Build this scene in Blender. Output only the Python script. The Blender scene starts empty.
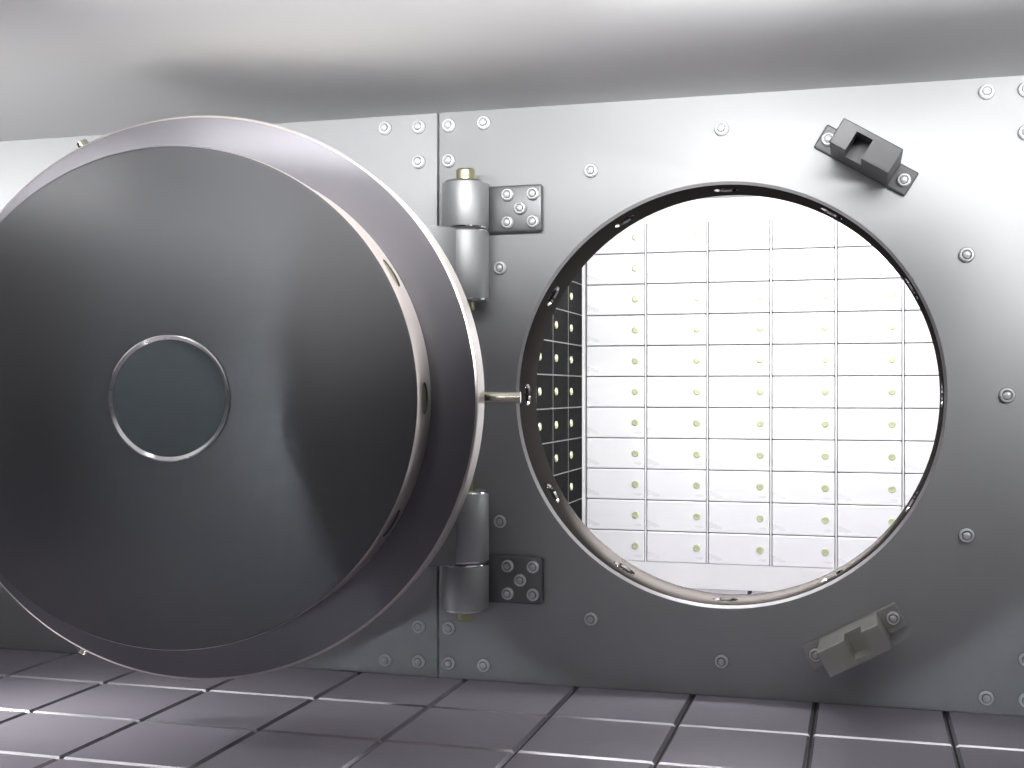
import bpy, bmesh, math, random
from mathutils import Vector, Matrix
random.seed(4)
S = bpy.context.scene
C = S.collection
PI = math.pi
R = math.radians
H = 2.6

# ------------------------------------------------------------------ helpers
def obj(name, bm, mat, parent=None, loc=None, rot=None, smooth=35):
    me = bpy.data.meshes.new(name)
    bmesh.ops.recalc_face_normals(bm, faces=bm.faces)
    bm.to_mesh(me); bm.free()
    if smooth:
        for p in me.polygons: p.use_smooth = True
        me.set_sharp_from_angle(angle=R(smooth))
    o = bpy.data.objects.new(name, me)
    C.objects.link(o)
    if mat: me.materials.append(mat)
    if parent: o.parent = parent
    if loc: o.location = loc
    if rot: o.rotation_euler = rot
    return o

def put(name, me, parent, loc=(0, 0, 0), rot=(0, 0, 0)):
    o = bpy.data.objects.new(name, me); C.objects.link(o)
    o.parent = parent; o.location = loc; o.rotation_euler = rot
    return o

def thing(name, label, cat, loc=(0, 0, 0), rotz=0, group=None):
    o = bpy.data.objects.new(name, None); C.objects.link(o)
    o.empty_display_size = 0.1
    o.location = loc; o.rotation_euler = (0, 0, rotz)
    o['label'] = label; o['category'] = cat
    if group: o['group'] = group
    return o

def struct(name, bm, mat, parent=None, smooth=35, label=None):
    o = obj(name, bm, mat, parent, smooth=smooth)
    o['kind'] = 'structure'
    if label: o['label'] = label
    return o

def box(bm, x0, x1, y0, y1, z0, z1, bevel=0, seg=2, M=None):
    r = bmesh.ops.create_cube(bm, size=1)
    vs = r['verts']
    bmesh.ops.scale(bm, vec=(x1 - x0, y1 - y0, z1 - z0), verts=vs)
    bmesh.ops.translate(bm, vec=((x0 + x1) / 2, (y0 + y1) / 2, (z0 + z1) / 2), verts=vs)
    geom = vs
    if bevel:
        es = list({e for v in vs for e in v.link_edges})
        b = bmesh.ops.bevel(bm, geom=es, offset=bevel, segments=seg, profile=.5, affect='EDGES')
        geom = list({v for v in b['verts']} | {v for v in vs if v.is_valid})
    if M is not None:
        bmesh.ops.transform(bm, matrix=M, verts=geom)
    return geom

# lathe: profile is (radius, height along the axis); axis Y by default
def lathe(bm, prof, n=64, axis='Y', center=(0, 0, 0), closed=False):
    rings = []
    for (r, h) in prof:
        if r <= 1e-6:
            p = {'Y': (0, h, 0), 'Z': (0, 0, h)}[axis]
            rings.append([bm.verts.new((p[0] + center[0], p[1] + center[1], p[2] + center[2]))])
            continue
        ring = []
        for k in range(n):
            a = 2 * PI * k / n
            c, s = r * math.cos(a), r * math.sin(a)
            p = (c, h, s) if axis == 'Y' else (c, s, h)
            ring.append(bm.verts.new((p[0] + center[0], p[1] + center[1], p[2] + center[2])))
        rings.append(ring)
    pairs = list(zip(rings[:-1], rings[1:]))
    if closed: pairs.append((rings[-1], rings[0]))
    for a, b in pairs:
        for k in range(n):
            k2 = (k + 1) % n
            if len(a) == 1 and len(b) == 1: continue
            if len(a) == 1: f = (a[0], b[k], b[k2])
            elif len(b) == 1: f = (a[k], a[k2], b[0])
            else: f = (a[k], a[k2], b[k2], b[k])
            bm.faces.new(f)
    return bm

def prism(bm, poly, z0, z1, bevel=0):
    lo = [bm.verts.new((x, y, z0)) for x, y in poly]
    hi = [bm.verts.new((x, y, z1)) for x, y in poly]
    n = len(poly)
    bm.faces.new(lo[::-1]); bm.faces.new(hi)
    for k in range(n):
        bm.faces.new((lo[k], lo[(k + 1) % n], hi[(k + 1) % n], hi[k]))
    if bevel:
        bmesh.ops.bevel(bm, geom=bm.edges[:], offset=bevel, segments=2, profile=.5, affect='EDGES')

def carve(o, cutters, smooth=30):
    """boolean-subtract every cutter mesh from o and bake the result"""
    tmp = []
    for c in cutters:
        me = bpy.data.meshes.new('cut'); bmesh.ops.recalc_face_normals(c, faces=c.faces)
        c.to_mesh(me); c.free()
        co = bpy.data.objects.new('cut', me); C.objects.link(co); tmp.append(co)
        co.matrix_world = o.matrix_world.copy() if False else Matrix()
        m = o.modifiers.new('b', 'BOOLEAN'); m.operation = 'DIFFERENCE'; m.object = co; m.solver = 'EXACT'
    bpy.context.view_layer.update()
    dg = bpy.context.evaluated_depsgraph_get()
    me = bpy.data.meshes.new_from_object(o.evaluated_get(dg))
    o.modifiers.clear()
    old = o.data; o.data = me; nm = old.name
    bpy.data.meshes.remove(old); me.name = nm
    for p in me.polygons: p.use_smooth = True
    me.set_sharp_from_angle(angle=R(smooth))
    for t in tmp:
        d = t.data; bpy.data.objects.remove(t); bpy.data.meshes.remove(d)

def radial(r, r0, r1, ang, y, n=40, cz=0, cx=0):
    """cylinder whose axis is the spoke at angle ang in the XZ plane, at depth y"""
    bm = bmesh.new()
    lathe(bm, [(0, r0), (r, r0), (r, r1), (0, r1)], n, axis='Z')
    M = Matrix.Translation((cx, y, cz)) @ Matrix.Rotation(PI / 2 - ang, 4, 'Y')
    bmesh.ops.transform(bm, matrix=M, verts=bm.verts)
    return bm

# ------------------------------------------------------------------ materials
def metal(name, col, rough, metallic=1.0, var=.05, scale=(3, 3, 3), brush=None, bump=0, spec=.5, coat=0, colvar=.06):
    m = bpy.data.materials.new(name); m.use_nodes = True
    nt = m.node_tree; nd = nt.nodes; lk = nt.links
    b = nd['Principled BSDF']
    b.inputs['Metallic'].default_value = metallic
    b.inputs['Specular IOR Level'].default_value = spec
    b.inputs['Coat Weight'].default_value = coat
    tc = nd.new('ShaderNodeTexCoord'); mp = nd.new('ShaderNodeMapping')
    mp.inputs['Scale'].default_value = scale
    lk.new(tc.outputs['Object'], mp.inputs['Vector'])
    nz = nd.new('ShaderNodeTexNoise'); nz.inputs['Scale'].default_value = 1.0
    nz.inputs['Detail'].default_value = 4
    lk.new(mp.outputs['Vector'], nz.inputs['Vector'])
    mr = nd.new('ShaderNodeMapRange')
    mr.inputs['From Min'].default_value = .3; mr.inputs['From Max'].default_value = .7
    mr.inputs['To Min'].default_value = max(.02, rough - var); mr.inputs['To Max'].default_value = rough + var
    lk.new(nz.outputs['Fac'], mr.inputs['Value']); lk.new(mr.outputs['Result'], b.inputs['Roughness'])
    mx = nd.new('ShaderNodeMix'); mx.data_type = 'RGBA'
    mx.inputs['A'].default_value = (*[c * (1 - colvar) for c in col], 1)
    mx.inputs['B'].default_value = (*[min(1, c * (1 + colvar)) for c in col], 1)
    lk.new(nz.outputs['Fac'], mx.inputs['Factor'])
    lk.new(mx.outputs['Result'], b.inputs['Base Color'])
    if bump:
        nb = nd.new('ShaderNodeTexNoise'); nb.inputs['Scale'].default_value = 1
        mb = nd.new('ShaderNodeMapping'); mb.inputs['Scale'].default_value = brush or (40, 40, 40)
        lk.new(tc.outputs['Object'], mb.inputs['Vector']); lk.new(mb.outputs['Vector'], nb.inputs['Vector'])
        bp = nd.new('ShaderNodeBump'); bp.inputs['Strength'].default_value = bump; bp.inputs['Distance'].default_value = .002
        lk.new(nb.outputs['Fac'], bp.inputs['Height']); lk.new(bp.outputs['Normal'], b.inputs['Normal'])
    return m

M_wall = metal('brushed steel wall', (.38, .385, .39), .5, .3, .03, (.7, .7, .7))
M_door = metal('dark satin steel', (.112, .112, .117), .42, .7, .03, (1.2, 1.2, 1.2))
M_flange = metal('door rim steel', (.165, .158, .172), .38, .8, .03, (1.2, 1.2, 1.2))
M_bore = metal('bore steel darkened as shade', (.05, .045, .043), .65, 0, .03, spec=.0)  # doorway colour darkened to stand in for shade against bounced light
M_edge = metal('polished edge', (.80, .79, .80), .3, .7, .03)
M_line = metal('grey box edge', (.34, .34, .34), .4, .3, .03)
M_bevel = metal('polished tile edge', (.85, .83, .87), .16, 1, .03)
M_strip = metal('door edge steel', (.60, .55, .52), .32, .8, .03)
M_chrome = metal('polished chrome', (.86, .84, .84), .12, 1, .03)
M_bolt = metal('bright bolt steel', (.96, .97, .98), .24, .3, .04, (8, 8, 8))
M_gold = metal('brass', (.38, .37, .23), .3, .9, .05)
M_rod = metal('pale brass bar', (.72, .70, .58), .18, 1, .04)
M_hinge = metal('hinge steel', (.45, .46, .465), .5, .8, .04)
M_plate = metal('hinge plate steel', (.20, .205, .21), .42, .6, .04)
M_latch = metal('latch steel toned dim', (.095, .095, .10), .5, .4, .05)  # upper latch: its dark reflections are put into the colour
M_latch_lit = metal('latch steel toned lit', (.44, .425, .395), .40, .5, .05)  # same steel as the upper latch, lightened to paint in its lit look
M_bolt_shade = metal('bolt outline shade', (.13, .13, .135), .35, .6, .03)  # dark tone painting the shadow round each bolt and in its groove
M_cap = metal('bolt cap steel', (.74, .75, .76), .25, .4, .04)
M_disc = metal('slate disc', (.07, .082, .088), .45, .4, .03)
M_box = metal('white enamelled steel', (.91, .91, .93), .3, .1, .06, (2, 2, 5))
M_side_shade = metal('box steel darkened as shade', (.002, .002, .0022), .5, .0, .05, (2, 2, 5), spec=.02)  # same steel as the white boxes, dark reflections put into the colour
M_lock = metal('pale green brass lock', (.74, .78, .52), .3, .5, .04)
M_trim = metal('white trim', (.88, .88, .88), .4, .1, .04)
M_ceil = metal('grey ceiling panel', (.62, .62, .62), .7, .0, .03, (.5, .5, .5))
M_tile = metal('mauve grey floor tile', (.40, .37, .43), .40, .2, .04, (1.5, 1.5, 1.5))
M_grout = metal('dark grout', (.03, .03, .035), .6, 0, .04)

# ------------------------------------------------------------------ room shell
HX, HZ, HR = 1.2947, 1.3019, .9105       # the round doorway
TW = .315                                # wall thickness

def panel(x0, x1):
    bm = bmesh.new(); box(bm, x0, x1, 0, TW, 0, H, bevel=.004, seg=2); return bm

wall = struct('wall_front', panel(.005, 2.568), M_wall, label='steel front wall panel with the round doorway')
cut = bmesh.new()
lathe(cut, [(0, -.1), (HR + .012, -.1), (HR + .012, 0), (HR, .014), (HR, TW + .1), (0, TW + .1)], 160, center=(HX, 0, HZ))
cuts = [cut]
for k in range(12):
    c = radial(.054, HR - .15, HR + .09, k * PI / 6, .165, cx=HX, cz=HZ); cuts.append(c)
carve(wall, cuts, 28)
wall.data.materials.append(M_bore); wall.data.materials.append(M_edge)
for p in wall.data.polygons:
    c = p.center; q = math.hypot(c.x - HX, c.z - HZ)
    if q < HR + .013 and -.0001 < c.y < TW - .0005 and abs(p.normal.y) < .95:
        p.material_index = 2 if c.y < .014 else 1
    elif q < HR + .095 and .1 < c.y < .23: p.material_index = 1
for k in range(12):                                                     # bright sockets set into the doorway
    b = bmesh.new()
    lathe(b, [(.0535, 0), (.0535, .085), (.050, .0885), (.044, .080), (.044, 0)], 40, axis='Z', closed=True)
    bmesh.ops.transform(b, matrix=Matrix.Translation((HX, .165, HZ)) @ Matrix.Rotation(PI / 2 - k * PI / 6, 4, 'Y') @ Matrix.Translation((0, 0, HR + .0885)) @ Matrix.Scale(-1, 4, (0, 0, 1)), verts=b.verts)
    obj('bolt_socket', b, M_chrome, wall)
wl = struct('wall_left', panel(-5.5, -.005), M_wall, label='plain steel wall panel left of the seam')
wr = struct('wall_right', panel(2.578, 6.5), M_wall)

# round-headed bolt: washer lip, dished collar and a domed centre
def bolt_mesh(r=.0305, h=.022):
    bm = bmesh.new()
    lathe(bm, [(0, 0), (r, 0), (r, -h * .35), (r * .94, -h * .7), (r * .82, -h), (r * .70, -h * 1.02), (r * .60, -h * .62),
               (r * .55, -h * .62), (r * .52, -h * .9), (r * .42, -h * 1.08), (r * .2, -h * 1.15), (0, -h * 1.16)], 28)
    lathe(bm, [(r * .9, -.0005), (r * 1.06, -.0005), (r * 1.06, -.002), (r * .98, -.0035), (r * .9, -.0035)], 28)  # thin dark ring standing in for the bolt's contact shadow
    o = obj('bolt', bm, M_bolt, smooth=50); me = o.data
    me.materials.append(M_bolt_shade); me.materials.append(M_cap)
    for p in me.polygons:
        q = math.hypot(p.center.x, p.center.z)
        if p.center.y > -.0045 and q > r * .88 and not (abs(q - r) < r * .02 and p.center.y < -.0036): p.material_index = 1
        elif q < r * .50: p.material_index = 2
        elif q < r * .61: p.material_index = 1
    bpy.data.objects.remove(o); return me
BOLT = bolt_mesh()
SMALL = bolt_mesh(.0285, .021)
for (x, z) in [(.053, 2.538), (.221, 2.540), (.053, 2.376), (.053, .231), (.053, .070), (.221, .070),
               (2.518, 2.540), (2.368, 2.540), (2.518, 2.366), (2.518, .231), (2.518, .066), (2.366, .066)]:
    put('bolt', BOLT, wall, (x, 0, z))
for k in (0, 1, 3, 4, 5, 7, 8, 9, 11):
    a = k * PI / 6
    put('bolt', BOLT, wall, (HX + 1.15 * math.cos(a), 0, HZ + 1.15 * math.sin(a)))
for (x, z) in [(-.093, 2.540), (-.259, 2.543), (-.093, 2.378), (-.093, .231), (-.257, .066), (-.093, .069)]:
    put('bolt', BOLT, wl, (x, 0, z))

bm = bmesh.new(); box(bm, -5.5, 6.5, -9, 3.6, H, H + .12)
struct('ceiling', bm, M_ceil, smooth=0)

# floor: bevelled square tiles over dark grout, one continuous mesh
T = .5185
bm = bmesh.new()
box(bm, -5.5, 6.5, -9, 3.6, -.12, -.014)
nb = len(bm.faces); bev = []
g = .005
for i in range(-11, 13):
    for j in range(-17, 7):
        x0, x1 = .135 + i * T + g, .135 + (i + 1) * T - g
        y0, y1 = j * T + g + .012, (j + 1) * T - g + .012
        b = .010
        t = [bm.verts.new(p) for p in ((x0 + b, y0 + b, 0), (x1 - b, y0 + b, 0), (x1 - b, y1 - b, 0), (x0 + b, y1 - b, 0))]
        l = [bm.verts.new(p) for p in ((x0, y0, -.010), (x1, y0, -.010), (x1, y1, -.010), (x0, y1, -.010))]
        d = [bm.verts.new((v.co.x, v.co.y, -.015)) for v in l]
        bm.faces.new(t)
        for k in range(4):
            bev.append(bm.faces.new((l[k], l[(k + 1) % 4], t[(k + 1) % 4], t[k])))
            bm.faces.new((d[k], d[(k + 1) % 4], l[(k + 1) % 4], l[k]))
for f in bm.faces: f.material_index = 0
for k, f in enumerate(bm.faces):
    if k < nb: f.material_index = 1
for f in bev: f.material_index = 2
fl = struct('floor', bm, M_tile, smooth=0)
fl.data.materials.append(M_grout); fl.data.materials.append(M_bevel)

# ------------------------------------------------------------------ strongroom behind the wall
BY = 2.881            # plane of the back boxes' fronts
BX = .04              # plane of the left boxes' fronts
W, HB, Z0 = .4145, .2083, .170
DEP = .34
def wbox(name, x0, x1, y0, y1, z0, z1, mat, bev=0):
    bm = bmesh.new(); box(bm, x0, x1, y0, y1, z0, z1, bevel=bev); return struct(name, bm, mat, smooth=0)
wbox('wall_back', -.42, 2.98, BY + DEP + .002, BY + DEP + .1, 0, H - .001, M_trim)
wbox('wall_inner_left', -.42, BX - DEP - .002, TW + .002, BY + DEP, 0, H - .001, M_side_shade)
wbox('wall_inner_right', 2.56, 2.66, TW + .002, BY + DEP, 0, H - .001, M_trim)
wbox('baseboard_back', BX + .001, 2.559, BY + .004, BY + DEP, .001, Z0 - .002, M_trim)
wbox('baseboard_left', BX - DEP, BX - .004, TW + .003, BY - .001, .001, Z0 - .002, M_side_shade)
wbox('trim_1', BX - .0, BX + .020, BY - .001, BY + DEP, Z0, H - .002, M_trim)          # corner post
bm = bmesh.new(); zt = Z0 + 11 * HB
box(bm, BX + .021, 2.559, BY - .006, BY + DEP, zt + .001, H - .002)
box(bm, BX + .021, 2.559, BY - .006, BY - .0012, zt - .014, zt + .001)
struct('trim_2', bm, M_trim, smooth=0)                                   # header over the boxes
for k in range(1, 6):                                                   # slim white stiles between the box columns
    xs = BX + .0225 + k * W
    wbox('trim_%d' % (k + 4), xs - .0045, xs + .0045, BY + .001, BY + DEP - .001, Z0, zt, M_trim)
wbox('trim_3', BX - DEP, BX - .004, TW + .003, BY - .002, Z0 + 11 * HB + .001, H - .002, M_side_shade)
wbox('trim_4', BX - DEP, BX - .003, TW + .003, BY - 3 * W - .004, Z0, Z0 + 11 * HB, M_side_shade)

ORD = ['bottom', 'second', 'third', 'fourth', 'fifth', 'sixth', 'seventh', 'eighth', 'ninth', 'tenth', 'top']
COLS = ['column beside', 'second column from', 'third column from', 'fourth column from', 'fifth column from', 'sixth column from']
def rowname(r):
    return {0: 'bottom row', 10: 'top row'}.get(r, ORD[r] + ' row up')

def lock_mesh(mat):
    bm = bmesh.new()
    lathe(bm, [(0, 0), (.024, 0), (.024, -.006), (.021, -.010), (.015, -.011), (.013, -.008), (0, -.008)], 24)
    o = obj('lock', bm, mat, smooth=40); me = o.data; bpy.data.objects.remove(o); return me
LOCK = lock_mesh(M_lock)
def box_mesh(mat, bev=.006, gx=.018, gz=.006):
    bm = bmesh.new(); w, h = W - gx, HB - gz
    box(bm, -w / 2, w / 2, 0, DEP - .002, 0, h, bevel=bev, seg=2)
    o = obj('deposit_box', bm, mat, smooth=0); me = o.data; bpy.data.objects.remove(o); return me
BW, BB = box_mesh(M_box), box_mesh(M_side_shade, .003, .0015, .0015)
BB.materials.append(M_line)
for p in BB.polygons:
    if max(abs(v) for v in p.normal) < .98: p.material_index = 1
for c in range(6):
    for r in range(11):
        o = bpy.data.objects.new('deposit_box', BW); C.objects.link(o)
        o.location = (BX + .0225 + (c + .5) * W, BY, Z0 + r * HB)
        o['label'] = f'white safe deposit box in back wall, {COLS[c]} the shade-dark boxes, {rowname(r)}'
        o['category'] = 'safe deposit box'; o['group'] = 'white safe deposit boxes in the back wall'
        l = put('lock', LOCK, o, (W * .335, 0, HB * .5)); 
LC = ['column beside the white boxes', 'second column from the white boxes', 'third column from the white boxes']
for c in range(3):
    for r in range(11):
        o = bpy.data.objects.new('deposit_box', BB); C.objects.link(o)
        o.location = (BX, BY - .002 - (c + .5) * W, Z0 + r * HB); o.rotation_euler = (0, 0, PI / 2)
        o['label'] = f'safe deposit box coloured dark as shade in side wall, {LC[c]}, {rowname(r)}'
        o['category'] = 'safe deposit box'; o['group'] = 'safe deposit boxes coloured dark as shade in the side wall'
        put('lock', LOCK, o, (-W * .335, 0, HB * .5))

# ------------------------------------------------------------------ hinges on the wall
HGX, HGY, HGR = .1705, -.116, .1045
def barrel(bm, z0, z1, r=HGR, b=.010):
    lathe(bm, [(0, z0), (r - b, z0), (r - b * .3, z0 + b * .3), (r, z0 + b), (r, z1 - b), (r - b * .3, z1 - b * .3), (r - b, z1), (0, z1)], 64, axis='Z')
def polish(o):
    o.data.materials.append(M_chrome)
    for p in o.data.polygons:
        if .2 < abs(p.normal.z) < .97: p.material_index = 1
def hinge(label, bz0, bz1, pz0, pz1, lz0, lz1):
    t = thing('barrel_hinge', label, 'hinge', (HGX, HGY, bz0), group='wall hinges of the vault door')
    def P(bm): bmesh.ops.translate(bm, vec=(-HGX, -HGY, -bz0), verts=bm.verts); return bm
    bm = bmesh.new(); box(bm, .20, .504, -.035, -.0005, lz0, lz1, bevel=.015, seg=3)
    obj('hinge_plate', P(bm), M_plate, t, smooth=16)
    bm = bmesh.new(); barrel(bm, bz0, bz1); bmesh.ops.translate(bm, vec=(HGX, HGY, 0), verts=bm.verts)
    polish(obj('hinge_barrel', P(bm), M_hinge, t))
    bm = bmesh.new()
    lathe(bm, [(0, pz0), (.037, pz0), (.043, pz0 + .008), (.043, pz1 - .008), (.037, pz1), (0, pz1)], 40, axis='Z', center=(HGX, HGY, 0))
    obj('hinge_pin', P(bm), M_gold, t)
    cx, cz = .403, (lz0 + lz1) / 2
    for dx, dz in ((-.059, .062), (.059, .062), (0, 0), (-.059, -.062), (.059, -.062)):
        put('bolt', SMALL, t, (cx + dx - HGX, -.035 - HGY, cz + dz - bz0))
    return t
hinge('upper wall hinge with riveted plate beside the top of the doorway', 2.040, 2.255, 1.68, 2.312, 2.033, 2.246)
hinge('lower wall hinge with riveted plate beside the bottom of the doorway', .338, .553, .292, .925, .362, .577)

# ------------------------------------------------------------------ catches on the wall
def catch(label, ang, M_latch):
    t = thing('latch_block', label, 'latch', (HX + 1.15 * math.cos(ang), 0, HZ + 1.15 * math.sin(ang)), group='latch blocks on the wall')
    # local frame: x runs along the tangent, z points away from the doorway
    t.rotation_euler = (0, PI / 2 - ang, 0)
    bm = bmesh.new(); box(bm, -.215, .215, -.022, -.0005, -.055, .055, bevel=.006)
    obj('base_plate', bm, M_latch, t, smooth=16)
    # channel-shaped block, open towards the doorway
    bm = bmesh.new(); box(bm, -.132, .132, -.33, -.022, -.055, .055, bevel=.004)
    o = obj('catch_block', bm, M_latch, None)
    c = bmesh.new()
    n0, n1 = -.06, .012
    box(c, n0, n1, -.5, -.20, -.2, .032)
    carve(o, [c], 16); o.parent = t
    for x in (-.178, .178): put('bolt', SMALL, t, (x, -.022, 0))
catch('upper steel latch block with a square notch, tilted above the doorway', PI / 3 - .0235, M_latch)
catch('lower steel latch block with a square notch, tilted below the doorway', -PI / 3 - .0235, M_latch_lit)

# ------------------------------------------------------------------ the round vault door
DA = .1648; DR = 1.05; DC = Vector((-.4933, -1.2979, 1.2944))
door = thing('vault_door', 'huge round dark steel vault door swung open in front of the wall', 'door', (DC.x, DC.y, DC.z - DR), DA)
door['kind'] = 'thing'
ZC = DR
PR, PL = .883, .267
bm = bmesh.new()
lathe(bm, [(0, .200), (DR - .012, .200), (DR, .188), (DR, .024), (DR - .003, .017), (DR - .010, .012), (PR - .01, -.022), (0, -.022)], 180, center=(0, 0, ZC))
rim = obj('door_rim', bm, M_flange, door, smooth=20)
bm = bmesh.new()
lathe(bm, [(0, -.0225), (PR, -.0225), (PR, -PL + .014), (PR - .004, -PL + .004), (PR - .014, -PL), (.2235, -PL), (.2215, -PL + .002), (.2215, -PL + .05), (0, -PL + .05)], 180, center=(0, 0, ZC))
plug = obj('door_plug', bm, M_door, None, smooth=20)
plug.data.materials.append(M_strip)
carve(plug, [radial(.056, PR - .10, PR + .1, k * PI / 6, -.140, cz=ZC) for k in range(12)], 22)
plug.parent = door
for P_ in (plug, rim):
    if P_ is rim: P_.data.materials.append(M_strip)
    for p in P_.data.polygons:
        c = p.center; q = math.hypot(c.x, c.z - ZC); nr = (p.normal.x * c.x + p.normal.z * (c.z - ZC)) / max(q, 1e-6)
        if nr > .45 and q > PR - .02 and c.y < .15: p.material_index = 1
for k in range(12):
    a = k * PI / 6
    b = bmesh.new()
    lathe(b, [(0, 0), (.053, 0), (.053, .088), (.049, .094), (0, .094)], 36, axis='Z')
    Mx = Matrix.Translation((0, -.140, ZC)) @ Matrix.Rotation(PI / 2 - a, 4, 'Y') @ Matrix.Translation((0, 0, PR - .0995))
    bmesh.ops.transform(b, matrix=Mx, verts=b.verts)
    obj('locking_bolt', b, M_gold, plug)
bm = bmesh.new()
lathe(bm, [(.2205, -PL + .049), (.2205, -PL - .004), (.216, -PL - .007), (.205, -PL + .002), (.205, -PL + .049)], 96, center=(0, 0, ZC), closed=True)
ring = obj('hub_ring', bm, M_chrome, door, smooth=25); ring['label'] = 'thin polished chrome ring'
bm = bmesh.new()
lathe(bm, [(0, -PL + .008), (.2045, -PL + .008), (.2045, -PL + .049), (0, -PL + .049)], 96, center=(0, 0, ZC))
disc = obj('hub_disc', bm, M_disc, door, smooth=25); disc['label'] = 'slate coloured centre disc'
# locking bars on the outer face
hw = obj('locking_wheel', lathe(bmesh.new(), [(0, .2005), (.20, .2005), (.20, .23), (.13, .25), (.13, .35), (.115, .36), (0, .36)], 48, center=(0, 0, ZC)), M_hinge, door)
for k in range(3):
    b = radial(.0225, .125, 1.175, k * 2 * PI / 3, .30, n=28, cz=ZC)
    s = obj('locking_bar', b, M_rod, hw)
# carrying arms with the door-side knuckles
def w2l(x, y):
    v = Matrix.Rotation(-DA, 3, 'Z') @ Vector((x - DC.x, y - DC.y, 0)); return v.x, v.y
bz = DC.z - DR
hx, hy = w2l(HGX, HGY)
def arm(z0, z1):
    p0 = Vector((hx, hy)); p1 = Vector((.02, .203))
    d = (p1 - p0).normalized(); nrm = Vector((-d.y, d.x)) * .05
    a0 = p0 + d * .09
    # ends cut flush with the flat back of the door
    e = []
    for sgn in (1, -1):
        q = p1 + nrm * sgn; t = (.203 - q.y) / d.y; e.append(q + d * t)
    poly = [a0 + nrm, e[0], e[1], a0 - nrm]
    bm = bmesh.new(); prism(bm, [tuple(p) for p in poly], z0 - bz + .002, z1 - bz - .002)
    A = obj('carrying_arm', bm, M_plate, door)
    bm = bmesh.new(); barrel(bm, z0 - bz, z1 - bz)
    bmesh.ops.translate(bm, vec=(hx, hy, 0), verts=bm.verts)
    polish(obj('hinge_knuckle', bm, M_hinge, A))
arm(1.720, 2.038)
arm(.555, .874)

# ------------------------------------------------------------------ light
def area(name, loc, aim, sx, sy, power, col=(1, 1, 1), spread=180):
    l = bpy.data.lights.new(name, 'AREA'); l.shape = 'RECTANGLE'; l.size = sx; l.size_y = sy
    l.energy = power; l.color = col; l.spread = R(spread)
    o = bpy.data.objects.new(name, l); C.objects.link(o); o.location = loc
    o.rotation_euler = (Vector(aim) - Vector(loc)).to_track_quat('-Z', 'Y').to_euler()
    return o
area('strongroom_lamp', (1.3, .55, 2.50), (1.3, 2.88, 1.25), 2.2, .25, 82)
area('middle_washer', (.65, -1.88, 2.585), (.17, -.10, 2.66), 2.5, .02, 14, spread=70)
area('top_washer', (2.3, -1.45, 2.585), (2.0, 0, 2.70), 2.4, .02, 11.5, spread=76)
area('right_washer', (4.6, -2.2, 2.5), (4.3, 0, 2.42), 3.6, .10, 19, spread=105)
area('left_washer', (-3.0, -2.6, 2.57), (-2.7, 0, 2.64), 3.8, .03, 22, spread=80)
area('left_fill', (-3.0, -1.2, 2.5), (-2.4, 0, 2.2), 1.8, .1, 5, spread=100)  # unseen fill added behind the door to brighten the left wall
area('side_lamp', (4.3, -1.75, 2.5), (.25, -1.25, 2.3), .7, .7, 50, spread=22)
area('door_fill', (-.6, -3.4, 2.56), (-.5, -1.5, 1.9), 1.6, .2, 1.4, spread=60)  # fill added in front of the door to lift its face
area('corner_fill', (-1.6, -3.4, 2.58), (-1.7, -3.1, 0), 2.4, .8, 30, spread=70)  # extra light put in to brighten the floor at the left
area('floor_fill', (-3.2, -1.7, 1.6), (-1.3, -1.1, 0), .5, .4, 5, spread=38)  # unseen fill added for the dim floor beside the door
area('bolt_glint_fill', (.6, -6.4, 2.3), (1.0, 0, 1.0), .4, .4, 11)  # small light added for glints on the bolts
area('right_fill', (3.9, -2.4, 2.4), (3.0, 0, 1.85), 1.4, .3, 4.5, spread=52)  # added beam lifting the right part of the wall
area('left_ceiling_fill', (-2.6, -2.6, .2), (-1.8, -1.4, 2.6), 1.0, 1.0, 10, spread=70)  # unseen light added to brighten the left ceiling
area('middle_ceiling_fill', (.6, -3.6, .15), (.5, -2.5, 2.6), 1.2, 1.2, 7, spread=54)  # another added fill, for the middle of the ceiling
area('right_ceiling_fill', (3.6, -3.4, .2), (2.0, -1.8, 2.6), 1.0, 1.0, 5, spread=60)  # ceiling fill added on the right, out of view
area('doorway_fill', (1.3, .80, 2.50), (1.3, .19, .40), 1.4, .08, 9, spread=9)  # narrow unseen beam added to light only the doorway's lower curve

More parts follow.
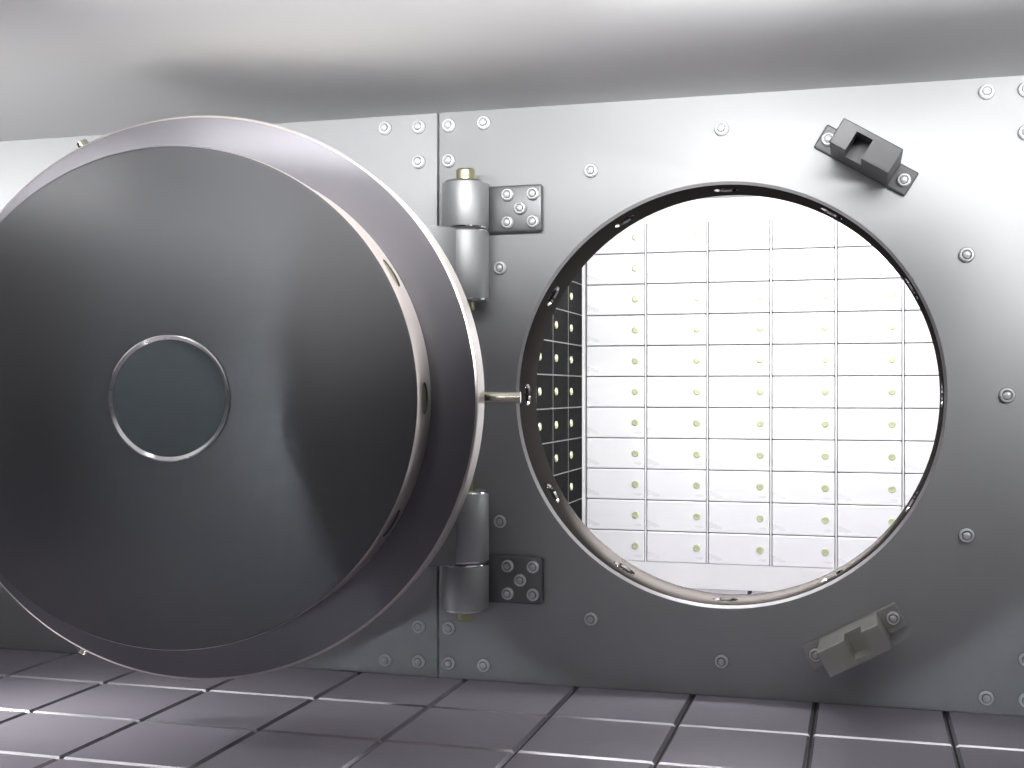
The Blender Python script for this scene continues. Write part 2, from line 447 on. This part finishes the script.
# added fill light with a round dark stop that shades the lower wall
l = bpy.data.lights.new('fill_lamp', 'POINT'); l.energy = 1; l.shadow_soft_size = .05; l.color = (.82, .9, 1)
o = bpy.data.objects.new('fill_lamp', l); C.objects.link(o); o.location = (1.25, -10.0, 1.43)
l.use_nodes = True; nt = l.node_tree; em = nt.nodes['Emission']
ge = nt.nodes.new('ShaderNodeNewGeometry'); sx = nt.nodes.new('ShaderNodeSeparateXYZ')
nt.links.new(ge.outputs['Incoming'], sx.inputs[0])
ab = nt.nodes.new('ShaderNodeMath'); ab.operation = 'ABSOLUTE'; nt.links.new(sx.outputs['Y'], ab.inputs[0])
mr = nt.nodes.new('ShaderNodeMapRange'); mr.interpolation_type = 'SMOOTHSTEP'
mr.inputs['From Min'].default_value = math.cos(math.atan(1.50 / 10)); mr.inputs['From Max'].default_value = math.cos(math.atan(1.62 / 10))
mr.inputs['To Min'].default_value = 0; mr.inputs['To Max'].default_value = 720
nt.links.new(ab.outputs[0], mr.inputs['Value']); m2 = nt.nodes.new('ShaderNodeMapRange'); m2.interpolation_type = 'SMOOTHSTEP'
m2.inputs['From Min'].default_value = math.cos(math.atan(2.7 / 10)); m2.inputs['From Max'].default_value = math.cos(math.atan(2.1 / 10))
m2.inputs['To Min'].default_value = 0; m2.inputs['To Max'].default_value = 1
nt.links.new(ab.outputs[0], m2.inputs['Value'])
mu = nt.nodes.new('ShaderNodeMath'); mu.operation = 'MULTIPLY'
nt.links.new(mr.outputs['Result'], mu.inputs[0]); nt.links.new(m2.outputs['Result'], mu.inputs[1])
nt.links.new(mu.outputs[0], em.inputs['Strength'])

w = bpy.data.worlds.new('World'); S.world = w; w.use_nodes = True
nt = w.node_tree; bg = nt.nodes['Background']
tc = nt.nodes.new('ShaderNodeTexCoord'); sp = nt.nodes.new('ShaderNodeSeparateXYZ')
nt.links.new(tc.outputs['Generated'], sp.inputs[0])
wr = nt.nodes.new('ShaderNodeMapRange'); wr.interpolation_type = 'SMOOTHSTEP'     # brighter towards the open end of the room
wr.inputs['From Min'].default_value = .5; wr.inputs['From Max'].default_value = -.9
wr.inputs['To Min'].default_value = .02; wr.inputs['To Max'].default_value = .09
nt.links.new(sp.outputs['Y'], wr.inputs['Value']); nt.links.new(wr.outputs['Result'], bg.inputs['Strength'])
bg.inputs['Color'].default_value = (.9, .92, 1, 1)

# ------------------------------------------------------------------ camera
cam = bpy.data.cameras.new('camera'); co = bpy.data.objects.new('camera', cam); C.objects.link(co)
co.location = (1.8716, -5.3826, 1.3195)
co.rotation_euler = (PI / 2, 0, .27484)
cam.sensor_width = 36; cam.lens = 1235.45 / 1024 * 36
cam.shift_y = (390.92 - 384) / 1024
cam.clip_start = .05
S.camera = co
S.view_settings.view_transform = 'Standard'
S.view_settings.look = 'None'
